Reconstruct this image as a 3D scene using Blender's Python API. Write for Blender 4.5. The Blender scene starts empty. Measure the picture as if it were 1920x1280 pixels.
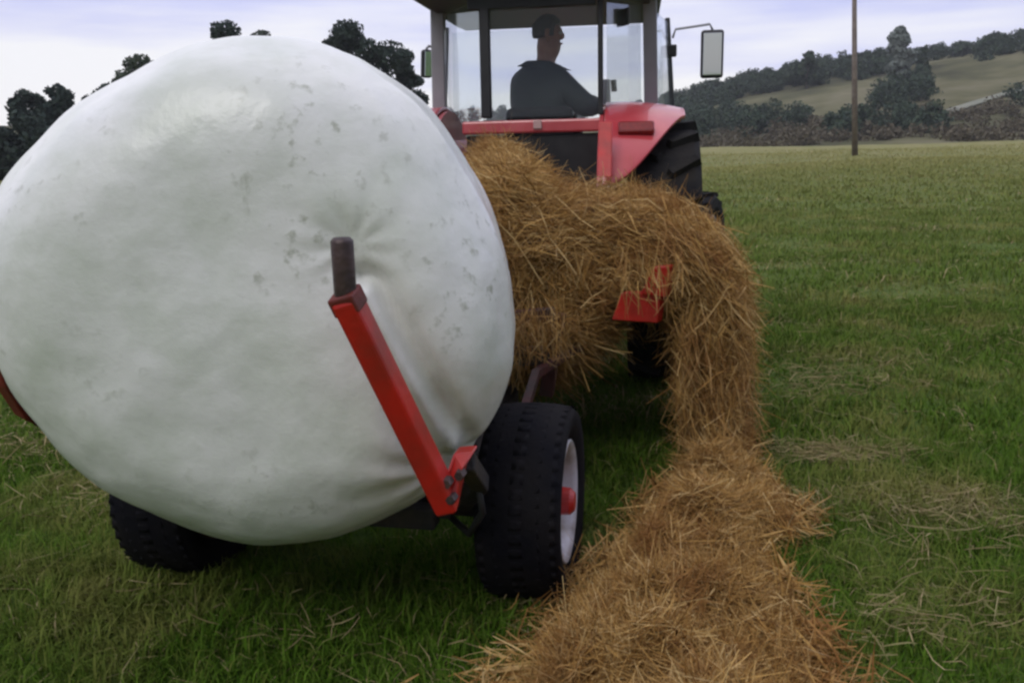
import bpy, bmesh, math, random
import numpy as np
from mathutils import Vector, Matrix, noise as mnoise
random.seed(7); RNG = np.random.default_rng(11)
SC = bpy.context.scene; COL = SC.collection
R = math.radians

# ------------------------------------------------------------------ camera
FPX = 1700.0; CAM_H = 1.5; PITCH = R(12.5); ROLL = R(1.5)
cd = bpy.data.cameras.new("camera"); cam = bpy.data.objects.new("camera", cd); COL.objects.link(cam)
cd.sensor_width = 36.0; cd.lens = FPX / 1920 * 36.0; cd.clip_end = 3000; cd.clip_start = 0.05
cam.matrix_world = Matrix.Translation((0, 0, CAM_H)) @ Matrix.Rotation(math.pi/2 - PITCH, 4, 'X') @ Matrix.Rotation(-ROLL, 4, 'Z')
SC.camera = cam

# ------------------------------------------------------------------ sky and sun (overcast)
W = bpy.data.worlds.new("World"); SC.world = W; W.use_nodes = True
nt = W.node_tree; nt.nodes.clear()
N = nt.nodes.new; L = nt.links.new
out = N('ShaderNodeOutputWorld'); mixs = N('ShaderNodeMixShader')
bgs = N('ShaderNodeBackground'); bgc = N('ShaderNodeBackground')
sky = N('ShaderNodeTexSky'); sky.sky_type = 'NISHITA'; sky.sun_disc = False
SUN_EL, SUN_AZ = R(50), R(-152)            # azimuth from +Y towards +X
sky.sun_elevation = SUN_EL; sky.sun_rotation = SUN_AZ
L(sky.outputs[0], bgs.inputs[0]); bgs.inputs[1].default_value = 0.12
tc = N('ShaderNodeTexCoord'); mp = N('ShaderNodeMapping'); mp.inputs['Scale'].default_value = (1.0, 1.0, 8.0)
mp.inputs['Location'].default_value = (0.3, 0.1, 0.35)
L(tc.outputs['Generated'], mp.inputs[0])
ns = N('ShaderNodeTexNoise'); ns.inputs['Scale'].default_value = 1.5; ns.inputs['Detail'].default_value = 5; ns.inputs['Roughness'].default_value = .5
L(mp.outputs[0], ns.inputs[0])
rp = N('ShaderNodeValToRGB'); e = rp.color_ramp.elements
e[0].position = .40; e[0].color = (.58, .60, .95, 1); e[1].position = .58; e[1].color = (.99, .975, 1.0, 1)
k = e.new(.49); k.color = (.80, .80, .98, 1)
L(ns.outputs['Fac'], rp.inputs[0]); L(rp.outputs[0], bgc.inputs[0]); bgc.inputs[1].default_value = 0.98
sx = N('ShaderNodeSeparateXYZ'); L(tc.outputs['Generated'], sx.inputs[0])
gz = N('ShaderNodeMapRange'); gz.inputs[1].default_value = .12; gz.inputs[2].default_value = .9; gz.inputs[3].default_value = .98; gz.inputs[4].default_value = 1.75
L(sx.outputs[2], gz.inputs[0])
gy = N('ShaderNodeMapRange'); gy.interpolation_type = 'SMOOTHSTEP'      # unseen sky behind the camera, dimmed to darken the sides facing it
gy.inputs[1].default_value = -.55; gy.inputs[2].default_value = .35; gy.inputs[3].default_value = .30; gy.inputs[4].default_value = 1.0
L(sx.outputs[1], gy.inputs[0]); gm = N('ShaderNodeMath'); gm.operation = 'MULTIPLY'
L(gz.outputs[0], gm.inputs[0]); L(gy.outputs[0], gm.inputs[1]); L(gm.outputs[0], bgc.inputs[1])
mixs.inputs[0].default_value = .9
L(bgs.outputs[0], mixs.inputs[1]); L(bgc.outputs[0], mixs.inputs[2]); L(mixs.outputs[0], out.inputs[0])

sd = bpy.data.lights.new("sun", 'SUN'); so = bpy.data.objects.new("sun", sd); COL.objects.link(so)
sd.energy = 1.15; sd.angle = R(28); sd.color = (1, .975, .94)
so.rotation_euler = Vector((-math.sin(SUN_AZ)*math.cos(SUN_EL), -math.cos(SUN_AZ)*math.cos(SUN_EL), -math.sin(SUN_EL))).to_track_quat('-Z', 'Y').to_euler()
so.location = (0, 0, 60)

SC.view_settings.view_transform = 'Standard'; SC.view_settings.look = 'None'
SC.view_settings.exposure = 0.12; SC.view_settings.gamma = 1.0; SC.view_settings.use_curve_mapping = False
SC.render.engine = 'CYCLES'
SC.cycles.max_bounces = 6; SC.cycles.transparent_max_bounces = 12
SC.cycles.use_denoising = True
SC.cycles.pixel_filter_type = 'BLACKMAN_HARRIS'; SC.cycles.filter_width = 2.6

# ------------------------------------------------------------------ helpers
def ray(px, py):                                   # photo pixel -> direction
    x = (px-960)/FPX; y = -(py-640)/FPX
    X = x*math.cos(ROLL)+y*math.sin(ROLL); Y = -x*math.sin(ROLL)+y*math.cos(ROLL)
    return Vector((X, math.cos(PITCH)+Y*math.sin(PITCH), -math.sin(PITCH)+Y*math.cos(PITCH)))
def at(px, py, D):
    d = ray(px, py); return Vector((0, 0, CAM_H)) + d*(D/d.y)
def gr(px, py, z=0.0):
    d = ray(px, py); return Vector((0, 0, CAM_H)) + d*((z-CAM_H)/d.z)

def tag(o, label=None, cat=None, group=None, kind=None):
    if label: o['label'] = label
    if cat: o['category'] = cat
    if group: o['group'] = group
    if kind: o['kind'] = kind
    return o
def empty(name, loc=(0, 0, 0), rz=0.0, parent=None):
    o = bpy.data.objects.new(name, None); COL.objects.link(o); o.location = loc; o.rotation_euler = (0, 0, rz)
    o.empty_display_size = .2
    if parent: o.parent = parent
    return o
def link_mesh(name, me, mats, parent=None, smooth=False, bevel=0.0):
    o = bpy.data.objects.new(name, me); COL.objects.link(o)
    for m in (mats if isinstance(mats, (list, tuple)) else [mats]): me.materials.append(m)
    if smooth: me.polygons.foreach_set('use_smooth', [True]*len(me.polygons))
    if bevel > 0:
        b = o.modifiers.new('bevel', 'BEVEL'); b.width = bevel; b.segments = 2; b.limit_method = 'ANGLE'; b.angle_limit = R(40)
    if parent: o.parent = parent
    return o
def np_mesh(name, V, F, mat_idx=None):             # F: (n,k) int array
    me = bpy.data.meshes.new(name); n, k = F.shape
    me.vertices.add(len(V)); me.vertices.foreach_set('co', np.asarray(V, np.float32).ravel())
    me.loops.add(n*k); me.loops.foreach_set('vertex_index', F.astype(np.int32).ravel())
    me.polygons.add(n); me.polygons.foreach_set('loop_start', np.arange(0, n*k, k, dtype=np.int32))
    if mat_idx is not None: me.polygons.foreach_set('material_index', np.asarray(mat_idx, np.int32))
    me.update(calc_edges=True); return me

class MB:
    def __init__(s): s.v = []; s.f = []
    def add(s, vs, fs):
        b = len(s.v); s.v += [tuple(v) for v in vs]; s.f += [tuple(b+i for i in f) for f in fs]; return s
    def box(s, c, sz, rot=None, taper=1.0):
        x, y, z = sz[0]/2, sz[1]/2, sz[2]/2; M = rot or Matrix.Identity(3); c = Vector(c)
        vs = [c + M @ Vector((a*x*(taper if q > 0 else 1), b*y*(taper if q > 0 else 1), q*z)) for q in (-1, 1) for b in (-1, 1) for a in (-1, 1)]
        return s.add(vs, [(0, 2, 3, 1), (4, 5, 7, 6), (0, 1, 5, 4), (2, 6, 7, 3), (0, 4, 6, 2), (1, 3, 7, 5)])
    def tube(s, pts, r, n=10, square=False, flat=1.0):
        pts = [Vector(p) for p in pts]; m = len(pts); rs = r if isinstance(r, (list, tuple)) else [r]*m
        if square: n = 4
        rings = []; prev = None
        for i, p in enumerate(pts):
            t = (pts[min(i+1, m-1)] - pts[max(i-1, 0)]).normalized()
            if prev is None:
                u = t.cross(Vector((0, 0, 1)) if abs(t.z) < .9 else Vector((1, 0, 0))).normalized()
            else:
                u = (prev - t*prev.dot(t)).normalized()
            prev = u; w = t.cross(u)
            off = math.pi/4 if square else 0
            rings.append([p + (u*math.cos(off+2*math.pi*k/n) + w*math.sin(off+2*math.pi*k/n)*flat)*rs[i] for k in range(n)])
        vs = [q for g in rings for q in g]; fs = []
        for i in range(m-1):
            for k in range(n):
                a = i*n+k; b = i*n+(k+1) % n; fs.append((a, b, b+n, a+n))
        fs.append(tuple(range(n-1, -1, -1))); fs.append(tuple((m-1)*n+k for k in range(n)))
        return s.add(vs, fs)
    def lathe(s, prof, c, axis='X', n=32, closed=True):     # prof: (radius, along-axis) list, closed loop
        vs = []; m = len(prof)
        for i in range(n):
            a = 2*math.pi*i/n
            for (r, h) in prof:
                if axis == 'X': vs.append((c[0]+h, c[1]+r*math.cos(a), c[2]+r*math.sin(a)))
                elif axis == 'Z': vs.append((c[0]+r*math.cos(a), c[1]+r*math.sin(a), c[2]+h))
                else: vs.append((c[0]+r*math.cos(a), c[1]+h, c[2]+r*math.sin(a)))
        fs = []
        for i in range(n):
            j = (i+1) % n
            for q in range(m if closed else m-1):
                p = (q+1) % m; fs.append((i*m+q, i*m+p, j*m+p, j*m+q))
        return s.add(vs, fs)
    def prism(s, poly, d):                                    # poly: 3-D points in a plane, d: extrusion vector
        poly = [Vector(p) for p in poly]; d = Vector(d); n = len(poly)
        vs = poly + [p+d for p in poly]
        fs = [tuple(range(n-1, -1, -1)), tuple(n+i for i in range(n))] + [(i, (i+1) % n, n+(i+1) % n, n+i) for i in range(n)]
        return s.add(vs, fs)
    def sheet(s, fn, nu, nv, th):                             # fn(u,v)->Vector, thickened along its normal
        P = [[Vector(fn(i/nu, j/nv)) for j in range(nv+1)] for i in range(nu+1)]
        top = []; bot = []
        for i in range(nu+1):
            for j in range(nv+1):
                a = P[min(i+1, nu)][j]-P[max(i-1, 0)][j]; b = P[i][min(j+1, nv)]-P[i][max(j-1, 0)]
                nn = a.cross(b).normalized()*th/2; top.append(P[i][j]+nn); bot.append(P[i][j]-nn)
        o = len(top); I = lambda i, j: i*(nv+1)+j; fs = []
        for i in range(nu):
            for j in range(nv):
                fs.append((I(i, j), I(i+1, j), I(i+1, j+1), I(i, j+1)))
                fs.append(tuple(o+q for q in (I(i, j+1), I(i+1, j+1), I(i+1, j), I(i, j))))
        for i in range(nu):
            fs.append((I(i, 0), o+I(i, 0), o+I(i+1, 0), I(i+1, 0))); fs.append((I(i+1, nv), o+I(i+1, nv), o+I(i, nv), I(i, nv)))
        for j in range(nv):
            fs.append((I(0, j+1), o+I(0, j+1), o+I(0, j), I(0, j))); fs.append((I(nu, j), o+I(nu, j), o+I(nu, j+1), I(nu, j+1)))
        return s.add(top+bot, fs)
    def build(s, name, mat, parent=None, smooth=False, bevel=0.0):
        me = bpy.data.meshes.new(name); me.from_pydata(s.v, [], s.f)
        bm = bmesh.new(); bm.from_mesh(me); bmesh.ops.recalc_face_normals(bm, faces=bm.faces); bm.to_mesh(me); bm.free()
        return link_mesh(name, me, mat, parent, smooth, bevel)

# ------------------------------------------------------------------ materials
def mat(name, col, rough=.5, var=None, scale=6.0, metal=0.0, bump=0.0, bscale=60.0, coat=0.0, spec=.5, detail=4, lo=.35, hi=.65):
    m = bpy.data.materials.new(name); m.use_nodes = True; t = m.node_tree; b = t.nodes['Principled BSDF']
    b.inputs['Roughness'].default_value = rough; b.inputs['Metallic'].default_value = metal
    b.inputs['Coat Weight'].default_value = coat; b.inputs['Specular IOR Level'].default_value = spec
    b.inputs['Base Color'].default_value = (*col, 1)
    c = t.nodes.new('ShaderNodeTexCoord')
    if var:
        n = t.nodes.new('ShaderNodeTexNoise'); n.inputs['Scale'].default_value = scale; n.inputs['Detail'].default_value = detail
        r = t.nodes.new('ShaderNodeValToRGB'); r.color_ramp.elements[0].color = (*col, 1); r.color_ramp.elements[1].color = (*var, 1)
        r.color_ramp.elements[0].position = lo; r.color_ramp.elements[1].position = hi
        t.links.new(c.outputs['Object'], n.inputs[0]); t.links.new(n.outputs['Fac'], r.inputs[0]); t.links.new(r.outputs[0], b.inputs['Base Color'])
    if bump:
        n = t.nodes.new('ShaderNodeTexNoise'); n.inputs['Scale'].default_value = bscale; n.inputs['Detail'].default_value = 3
        u = t.nodes.new('ShaderNodeBump'); u.inputs['Strength'].default_value = bump; u.inputs['Distance'].default_value = .02
        t.links.new(c.outputs['Object'], n.inputs[0]); t.links.new(n.outputs['Fac'], u.inputs['Height']); t.links.new(u.outputs[0], b.inputs['Normal'])
    return m
def island_mat(name, cols, rough=.7, transl=0.0, spec=.2, patch=None, pscale=.5, far=None):
    """random colour for every separate blade / strand / leaf, with broad patches"""
    m = bpy.data.materials.new(name); m.use_nodes = True; t = m.node_tree; b = t.nodes['Principled BSDF']
    b.inputs['Roughness'].default_value = rough; b.inputs['Specular IOR Level'].default_value = spec
    g = t.nodes.new('ShaderNodeNewGeometry'); r = t.nodes.new('ShaderNodeValToRGB'); r.color_ramp.interpolation = 'LINEAR'
    el = r.color_ramp.elements
    while len(el) < len(cols): el.new(.5)
    for i, c in enumerate(cols): el[i].position = i/(len(cols)-1); el[i].color = (*c, 1)
    t.links.new(g.outputs['Random Per Island'], r.inputs[0]); src = r.outputs[0]
    if patch:
        c = t.nodes.new('ShaderNodeTexCoord'); n = t.nodes.new('ShaderNodeTexNoise'); n.inputs['Scale'].default_value = pscale; n.inputs['Detail'].default_value = 7; n.inputs['Roughness'].default_value = .65
        q = t.nodes.new('ShaderNodeValToRGB'); q.color_ramp.elements[0].position = .50; q.color_ramp.elements[1].position = .66
        x = t.nodes.new('ShaderNodeMix'); x.data_type = 'RGBA'
        t.links.new(c.outputs['Object'], n.inputs[0]); t.links.new(n.outputs['Fac'], q.inputs[0]); t.links.new(q.outputs[0], x.inputs['Factor'])
        t.links.new(src, x.inputs[6]); x.inputs[7].default_value = (*patch, 1); src = x.outputs[2]
    if far:                                        # the far end of the paddock is grazed yellower
        sp = t.nodes.new('ShaderNodeSeparateXYZ'); t.links.new(c.outputs['Object'], sp.inputs[0])
        mr = t.nodes.new('ShaderNodeMapRange'); mr.inputs[1].default_value = 3; mr.inputs[2].default_value = 44; mr.inputs[4].default_value = 1.0
        t.links.new(sp.outputs[1], mr.inputs[0]); x = t.nodes.new('ShaderNodeMix'); x.data_type = 'RGBA'
        t.links.new(mr.outputs[0], x.inputs['Factor']); t.links.new(src, x.inputs[6]); x.inputs[7].default_value = (*far, 1); src = x.outputs[2]
    t.links.new(src, b.inputs['Base Color'])
    if transl:
        d = t.nodes.new('ShaderNodeBsdfTranslucent'); ms = t.nodes.new('ShaderNodeMixShader'); ms.inputs[0].default_value = transl
        t.links.new(src, d.inputs[0]); t.links.new(b.outputs[0], ms.inputs[1]); t.links.new(d.outputs[0], ms.inputs[2])
        t.links.new(ms.outputs[0], t.nodes['Material Output'].inputs[0])
    return m
def glass_mat(name, tint, refl=.12):
    m = bpy.data.materials.new(name); m.use_nodes = True; t = m.node_tree; t.nodes.remove(t.nodes['Principled BSDF'])
    a = t.nodes.new('ShaderNodeBsdfTransparent'); a.inputs[0].default_value = (*tint, 1)
    g = t.nodes.new('ShaderNodeBsdfGlossy'); g.inputs['Roughness'].default_value = .05; g.inputs[0].default_value = (.9, .95, 1, 1)
    x = t.nodes.new('ShaderNodeMixShader'); lw = t.nodes.new('ShaderNodeLayerWeight'); lw.inputs[0].default_value = .25
    mm = t.nodes.new('ShaderNodeMath'); mm.operation = 'MULTIPLY_ADD'; mm.inputs[1].default_value = .3; mm.inputs[2].default_value = refl
    t.links.new(lw.outputs['Fresnel'], mm.inputs[0]); t.links.new(mm.outputs[0], x.inputs[0])
    dv = t.nodes.new('ShaderNodeBsdfTranslucent'); dv.inputs[0].default_value = (.9, .92, .93, 1); dm = t.nodes.new('ShaderNodeMixShader'); dm.inputs[0].default_value = .05   # dusty film
    t.links.new(a.outputs[0], dm.inputs[1]); t.links.new(dv.outputs[0], dm.inputs[2]); a = dm
    t.links.new(a.outputs[0], x.inputs[1]); t.links.new(g.outputs[0], x.inputs[2]); t.links.new(x.outputs[0], t.nodes['Material Output'].inputs[0])
    return m

M = {}
M['red'] = mat('red_paint', (.50, .012, .008), .42, (.26, .018, .012), 7, coat=.15, bump=.1, bscale=30, detail=9, lo=.42, hi=.74)
M['redworn'] = mat('worn_red_paint', (.20, .010, .008), .6, (.07, .02, .012), 7, bump=.15, bscale=40)
M['tred'] = mat('tractor_red_with_sky_glare', (.56, .085, .095), .34, (.46, .045, .055), 5, coat=.5)  # red lightened to pink: the mudguards' sky reflection is mixed into the colour
M['rusty'] = mat('grimy_red_paint', (.07, .012, .010), .7, (.03, .014, .010), 9, bump=.2, bscale=40)
M['steel'] = mat('dark_steel', (.035, .025, .027), .45, (.075, .045, .04), 14, metal=.3, bump=.15)
M['black'] = mat('black_plastic', (.010, .010, .012), .55, (.02, .02, .022), 10)
M['iron'] = mat('dirty_black_iron', (.012, .012, .014), .7, (.04, .03, .022), 12, bump=.3)
M['rubber'] = mat('tyre_rubber', (.005, .005, .008), .8, (.010, .009, .010), 8, bump=.2, bscale=45, spec=.12)
M['mudrubber'] = mat('tractor_tyre_rubber', (.010, .010, .012), .85, (.022, .020, .018), 6, bump=.3, bscale=40, spec=.15)
M['rim'] = mat('pale_grey_rim', (.58, .57, .60), .4, (.22, .18, .14), 9, coat=.2, detail=8, lo=.45, hi=.72)
M['trim'] = mat('silver_rim', (.42, .41, .40), .5, (.3, .28, .26), 9)
M['grey'] = mat('grey_pillar_paint', (.33, .33, .36), .45, (.27, .27, .3), 5, coat=.3)
M['darkgrey'] = mat('dark_grey_plastic', (.045, .05, .055), .5, (.06, .065, .07), 6)
M['glass'] = glass_mat('cab_glass', (.95, .965, .97), .012)
M['mirror'] = mat('mirror_glass', (.85, .9, .92), .03, metal=1.0)
M['lamp'] = mat('red_lamp_lens', (.16, .004, .004), .35, (.22, .01, .006), 60)
M['amber'] = mat('pale_plate', (.5, .3, .3), .4, (.55, .36, .33), 20)
M['cloth'] = mat('seat_cloth', (.02, .021, .024), .9, (.03, .032, .034), 30, bump=.3)
M['jacket'] = mat('dark_green_jacket', (.022, .034, .036), .75, (.035, .048, .048), 7, bump=.35, bscale=14)
M['trouser'] = mat('navy_trousers', (.014, .017, .03), .85, (.024, .027, .04), 9, bump=.3)
M['skin'] = mat('skin', (.36, .17, .11), .5, (.30, .13, .085), 25)
M['hair'] = mat('dark_brown_hair', (.020, .012, .009), .6, (.035, .02, .014), 40, bump=.5, bscale=80)
M['eye'] = mat('eye', (.6, .58, .55), .2)
M['bark'] = mat('bark', (.05, .04, .032), .9, (.10, .085, .07), 5, bump=.6, bscale=12)
M['pole'] = mat('weathered_pole_timber', (.13, .10, .085), .85, (.20, .165, .14), 3, bump=.4, bscale=20)
M['hay'] = island_mat('hay_strands', [(.10, .048, .013), (.36, .195, .055), (.50, .300, .095), (.62, .41, .155), (.34, .18, .050), (.74, .54, .25), (.17, .082, .022), (.52, .32, .098)], .75, transl=.15, patch=(.30, .145, .046), pscale=3.2)
M['haybase'] = mat('hay_mass', (.07, .030, .009), .95, (.22, .11, .034), 14, bump=1.0, bscale=35, detail=8)
M['grass'] = island_mat('grass_blades', [(.026, .066, .006), (.066, .142, .011), (.100, .188, .018), (.112, .195, .026), (.042, .102, .007), (.17, .20, .042)], .8, transl=.25, spec=.05, patch=(.24, .235, .07), pscale=.9, far=(.30, .29, .105))
M['deadgrass'] = island_mat('dead_grass', [(.30, .23, .115), (.20, .18, .075), (.42, .33, .18), (.18, .19, .06)], .8, transl=.15)

def ground_mat():
    m = bpy.data.materials.new('pasture'); m.use_nodes = True; t = m.node_tree; b = t.nodes['Principled BSDF']
    b.inputs['Roughness'].default_value = .95; b.inputs['Specular IOR Level'].default_value = .1
    c = t.nodes.new('ShaderNodeTexCoord')
    def noise(s, d, ro=.55):
        n = t.nodes.new('ShaderNodeTexNoise'); n.inputs['Scale'].default_value = s; n.inputs['Detail'].default_value = d; n.inputs['Roughness'].default_value = ro
        t.links.new(c.outputs['Object'], n.inputs[0]); return n
    def ramp(src, stops):
        r = t.nodes.new('ShaderNodeValToRGB'); el = r.color_ramp.elements
        while len(el) < len(stops): el.new(.5)
        for i, (p, q) in enumerate(stops): el[i].position = p; el[i].color = (*q, 1)
        t.links.new(src, r.inputs[0]); return r
    def mix(f, a, d):
        x = t.nodes.new('ShaderNodeMix'); x.data_type = 'RGBA'; t.links.new(f, x.inputs['Factor']); t.links.new(a, x.inputs[6]); t.links.new(d, x.inputs[7]); return x.outputs[2]
    fine = ramp(noise(7, 10, .7).outputs[0], [(.3, (.022, .050, .008)), (.48, (.055, .105, .016)), (.62, (.10, .145, .032)), (.75, (.16, .16, .06))])
    fine2 = ramp(noise(2.2, 8, .65).outputs[0], [(.3, (.03, .065, .009)), (.55, (.085, .13, .024)), (.75, (.17, .165, .062))])
    a = mix(ramp(noise(.35, 5).outputs[0], [(.4, (0, 0, 0)), (.6, (1, 1, 1))]).outputs[0], fine.outputs[0], fine2.outputs[0])
    # the far edge of the paddock is yellow, grazed ground
    sp = t.nodes.new('ShaderNodeSeparateXYZ'); t.links.new(c.outputs['Object'], sp.inputs[0])
    ad = t.nodes.new('ShaderNodeMath'); ad.operation = 'MULTIPLY_ADD'; t.links.new(noise(.12, 3).outputs[0], ad.inputs[0]); ad.inputs[1].default_value = 22; t.links.new(sp.outputs[1], ad.inputs[2])
    mr = t.nodes.new('ShaderNodeMapRange'); mr.inputs[1].default_value = 12; mr.inputs[2].default_value = 85; t.links.new(ad.outputs[0], mr.inputs[0])
    far = ramp(noise(.5, 6).outputs[0], [(.35, (.17, .18, .055)), (.65, (.26, .23, .105))])
    a = mix(mr.outputs[0], a, far.outputs[0])
    t.links.new(a, b.inputs['Base Color'])
    u = t.nodes.new('ShaderNodeBump'); u.inputs['Strength'].default_value = .8; u.inputs['Distance'].default_value = .08
    t.links.new(noise(5, 8, .7).outputs[0], u.inputs['Height']); t.links.new(u.outputs[0], b.inputs['Normal'])
    return m
def hill_mat():
    m = bpy.data.materials.new('hillside'); m.use_nodes = True; t = m.node_tree; b = t.nodes['Principled BSDF']
    b.inputs['Roughness'].default_value = 1; b.inputs['Specular IOR Level'].default_value = 0
    c = t.nodes.new('ShaderNodeTexCoord'); n = t.nodes.new('ShaderNodeTexNoise'); n.inputs['Scale'].default_value = .045; n.inputs['Detail'].default_value = 7; n.inputs['Roughness'].default_value = .6
    r = t.nodes.new('ShaderNodeValToRGB'); el = r.color_ramp.elements; el.new(.5); el.new(.5)
    for i, (p, q) in enumerate([(.36, (.060, .060, .040)), (.46, (.095, .095, .055)), (.54, (.135, .130, .075)), (.66, (.19, .175, .115))]): el[i].position = p; el[i].color = (*q, 1)
    t.links.new(c.outputs['Object'], n.inputs[0]); t.links.new(n.outputs[0], r.inputs[0]); t.links.new(r.outputs[0], b.inputs['Base Color']); return m
def bale_mat():
    m = bpy.data.materials.new('white_stretch_film'); m.use_nodes = True; t = m.node_tree; b = t.nodes['Principled BSDF']
    b.inputs['Roughness'].default_value = .30; b.inputs['Specular IOR Level'].default_value = .5
    c = t.nodes.new('ShaderNodeTexCoord')
    def noise(s, d, ro=.55):
        n = t.nodes.new('ShaderNodeTexNoise'); n.inputs['Scale'].default_value = s; n.inputs['Detail'].default_value = d; n.inputs['Roughness'].default_value = ro
        t.links.new(c.outputs['Object'], n.inputs[0]); return n
    r = t.nodes.new('ShaderNodeValToRGB'); r.color_ramp.elements[0].position = .35; r.color_ramp.elements[1].position = .62
    r.color_ramp.elements[0].color = (.64, .67, .60, 1); r.color_ramp.elements[1].color = (.78, .785, .755, 1)
    t.links.new(noise(4.2, 7, .6).outputs[0], r.inputs[0])
    # dirt specks, gathered in places
    sp = t.nodes.new('ShaderNodeValToRGB'); sp.color_ramp.elements[0].position = .575; sp.color_ramp.elements[1].position = .72
    t.links.new(noise(24, 3, .6).outputs[0], sp.inputs[0])
    ga = t.nodes.new('ShaderNodeValToRGB'); ga.color_ramp.elements[0].position = .44; ga.color_ramp.elements[1].position = .64
    t.links.new(noise(2.1, 2).outputs[0], ga.inputs[0])
    mu = t.nodes.new('ShaderNodeMath'); mu.operation = 'MULTIPLY'; t.links.new(sp.outputs[0], mu.inputs[0]); t.links.new(ga.outputs[0], mu.inputs[1])
    x = t.nodes.new('ShaderNodeMix'); x.data_type = 'RGBA'; t.links.new(mu.outputs[0], x.inputs['Factor']); t.links.new(r.outputs[0], x.inputs[6]); x.inputs[7].default_value = (.44, .455, .385, 1)
    t.links.new(x.outputs[2], b.inputs['Base Color'])
    u = t.nodes.new('ShaderNodeBump'); u.inputs['Strength'].default_value = .26; u.inputs['Distance'].default_value = .03
    t.links.new(noise(6, 5, .55).outputs[0], u.inputs['Height']); t.links.new(u.outputs[0], b.inputs['Normal']); return m
M['ground'] = ground_mat(); M['hill'] = hill_mat(); M['bale'] = bale_mat()
M['leafdark'] = island_mat('dark_tree_leaves', [(.016, .030, .026), (.028, .046, .036), (.040, .058, .042), (.022, .038, .032)], .8, transl=.1)
M['leafmid'] = island_mat('mid_green_leaves', [(.03, .045, .028), (.05, .07, .04), (.04, .06, .036), (.07, .085, .05)], .8, transl=.1)
M['leafpale'] = island_mat('pale_grey_leaves', [(.16, .19, .17), (.22, .25, .22), (.12, .15, .13), (.28, .31, .28)], .8, transl=.2)
M['leafwood'] = island_mat('hill_wood_leaves', [(.026, .046, .034), (.046, .072, .046), (.070, .098, .056), (.034, .050, .042)], .9, transl=.05)
M['scrub'] = island_mat('brown_scrub_leaves', [(.085, .074, .052), (.125, .105, .070), (.11, .10, .062), (.15, .125, .085)], .9, transl=.05)
M['track'] = mat('pale_clay_track', (.21, .21, .16), .95, (.16, .17, .12), .2)

# ------------------------------------------------------------------ ground and hills
def gh(x, y):
    d = math.hypot(x, y-3)
    k = min(max((d-6)/20, 0), 1)
    return .03*mnoise.noise(Vector((x*.7, y*.7, 0)))*min(1, .4+k) + k*.22*mnoise.noise(Vector((x*.07, y*.07, 3.1)))
def ground():
    rs = np.concatenate([np.linspace(0, 12, 60), np.geomspace(12.4, 440, 64)]); na = 180
    V = []; F = []
    for r in rs:
        for k in range(na):
            a = 2*math.pi*k/na; x, y = r*math.cos(a), 3+r*math.sin(a); V.append((x, y, gh(x, y)))
    for i in range(len(rs)-1):
        for k in range(na):
            j = (k+1) % na; F.append((i*na+k, (i+1)*na+k, (i+1)*na+j, i*na+j))
    o = link_mesh('ground', np_mesh('ground', np.array(V), np.array(F)), M['ground'], smooth=True)
    return tag(o, 'grazed green paddock of short pasture with yellow patches', 'ground', kind='structure')
ground()

RIDGE = [(-75, 14), (-45, 9), (-25, 7), (-12, 6), (0, 5.5), (8, 7), (11, 10.5), (14, 14), (18, 17), (23, 18.5), (27, 21), (31, 24.5), (40, 30), (60, 36), (80, 30)]
def ridge(az):
    A = [a for a, _ in RIDGE]; return float(np.interp(az, A, [h for _, h in RIDGE]))
def hill_z(az, d):
    """height of the hill at azimuth (degrees from +Y to +X) and distance"""
    s0, s1 = 116 + 9*math.sin(az*.21), 262
    k = min(max((d-s0)/(s1-s0), 0), 1); k = k*k*(3-2*k)*.6 + k*.4
    x, y = d*math.sin(R(az)), d*math.cos(R(az))
    h = ridge(az)*k + 1.6*k*mnoise.noise(Vector((x*.03, y*.03, 0)))
    if d > 290: h *= max(0, 1-(d-290)/170)
    return h - .35
def hill_pt(az, d, dz=0): return Vector((d*math.sin(R(az)), d*math.cos(R(az)), hill_z(az, d)+dz))
def hills():
    azs = np.linspace(-75, 80, 220); ds = np.concatenate([np.linspace(106, 300, 70), np.linspace(308, 440, 10)])
    V = [hill_pt(a, d) for a in azs for d in ds]; n = len(ds)
    F = [(i*n+j, i*n+j+1, (i+1)*n+j+1, (i+1)*n+j) for i in range(len(azs)-1) for j in range(n-1)]
    o = link_mesh('hill', np_mesh('hill', np.array(V), np.array(F)), M['hill'], smooth=True)
    tag(o, 'olive and brown hillside rising to the right behind the paddock', 'hill', kind='structure')
    # pale track slanting across the hillside
    b = MB(); pts = [(22, 132), (25, 146), (28, 164), (31, 182), (35, 205), (40, 225)]
    b.sheet(lambda u, v: hill_pt(float(np.interp(u*5, range(6), [p[0] for p in pts])), float(np.interp(u*5, range(6), [p[1] for p in pts])) + (v-.5)*5, .25), 60, 3, .08)
    tag(b.build('track', M['track'], smooth=True), 'pale farm track slanting up across the hillside', 'track', kind='structure')
hills()

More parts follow.
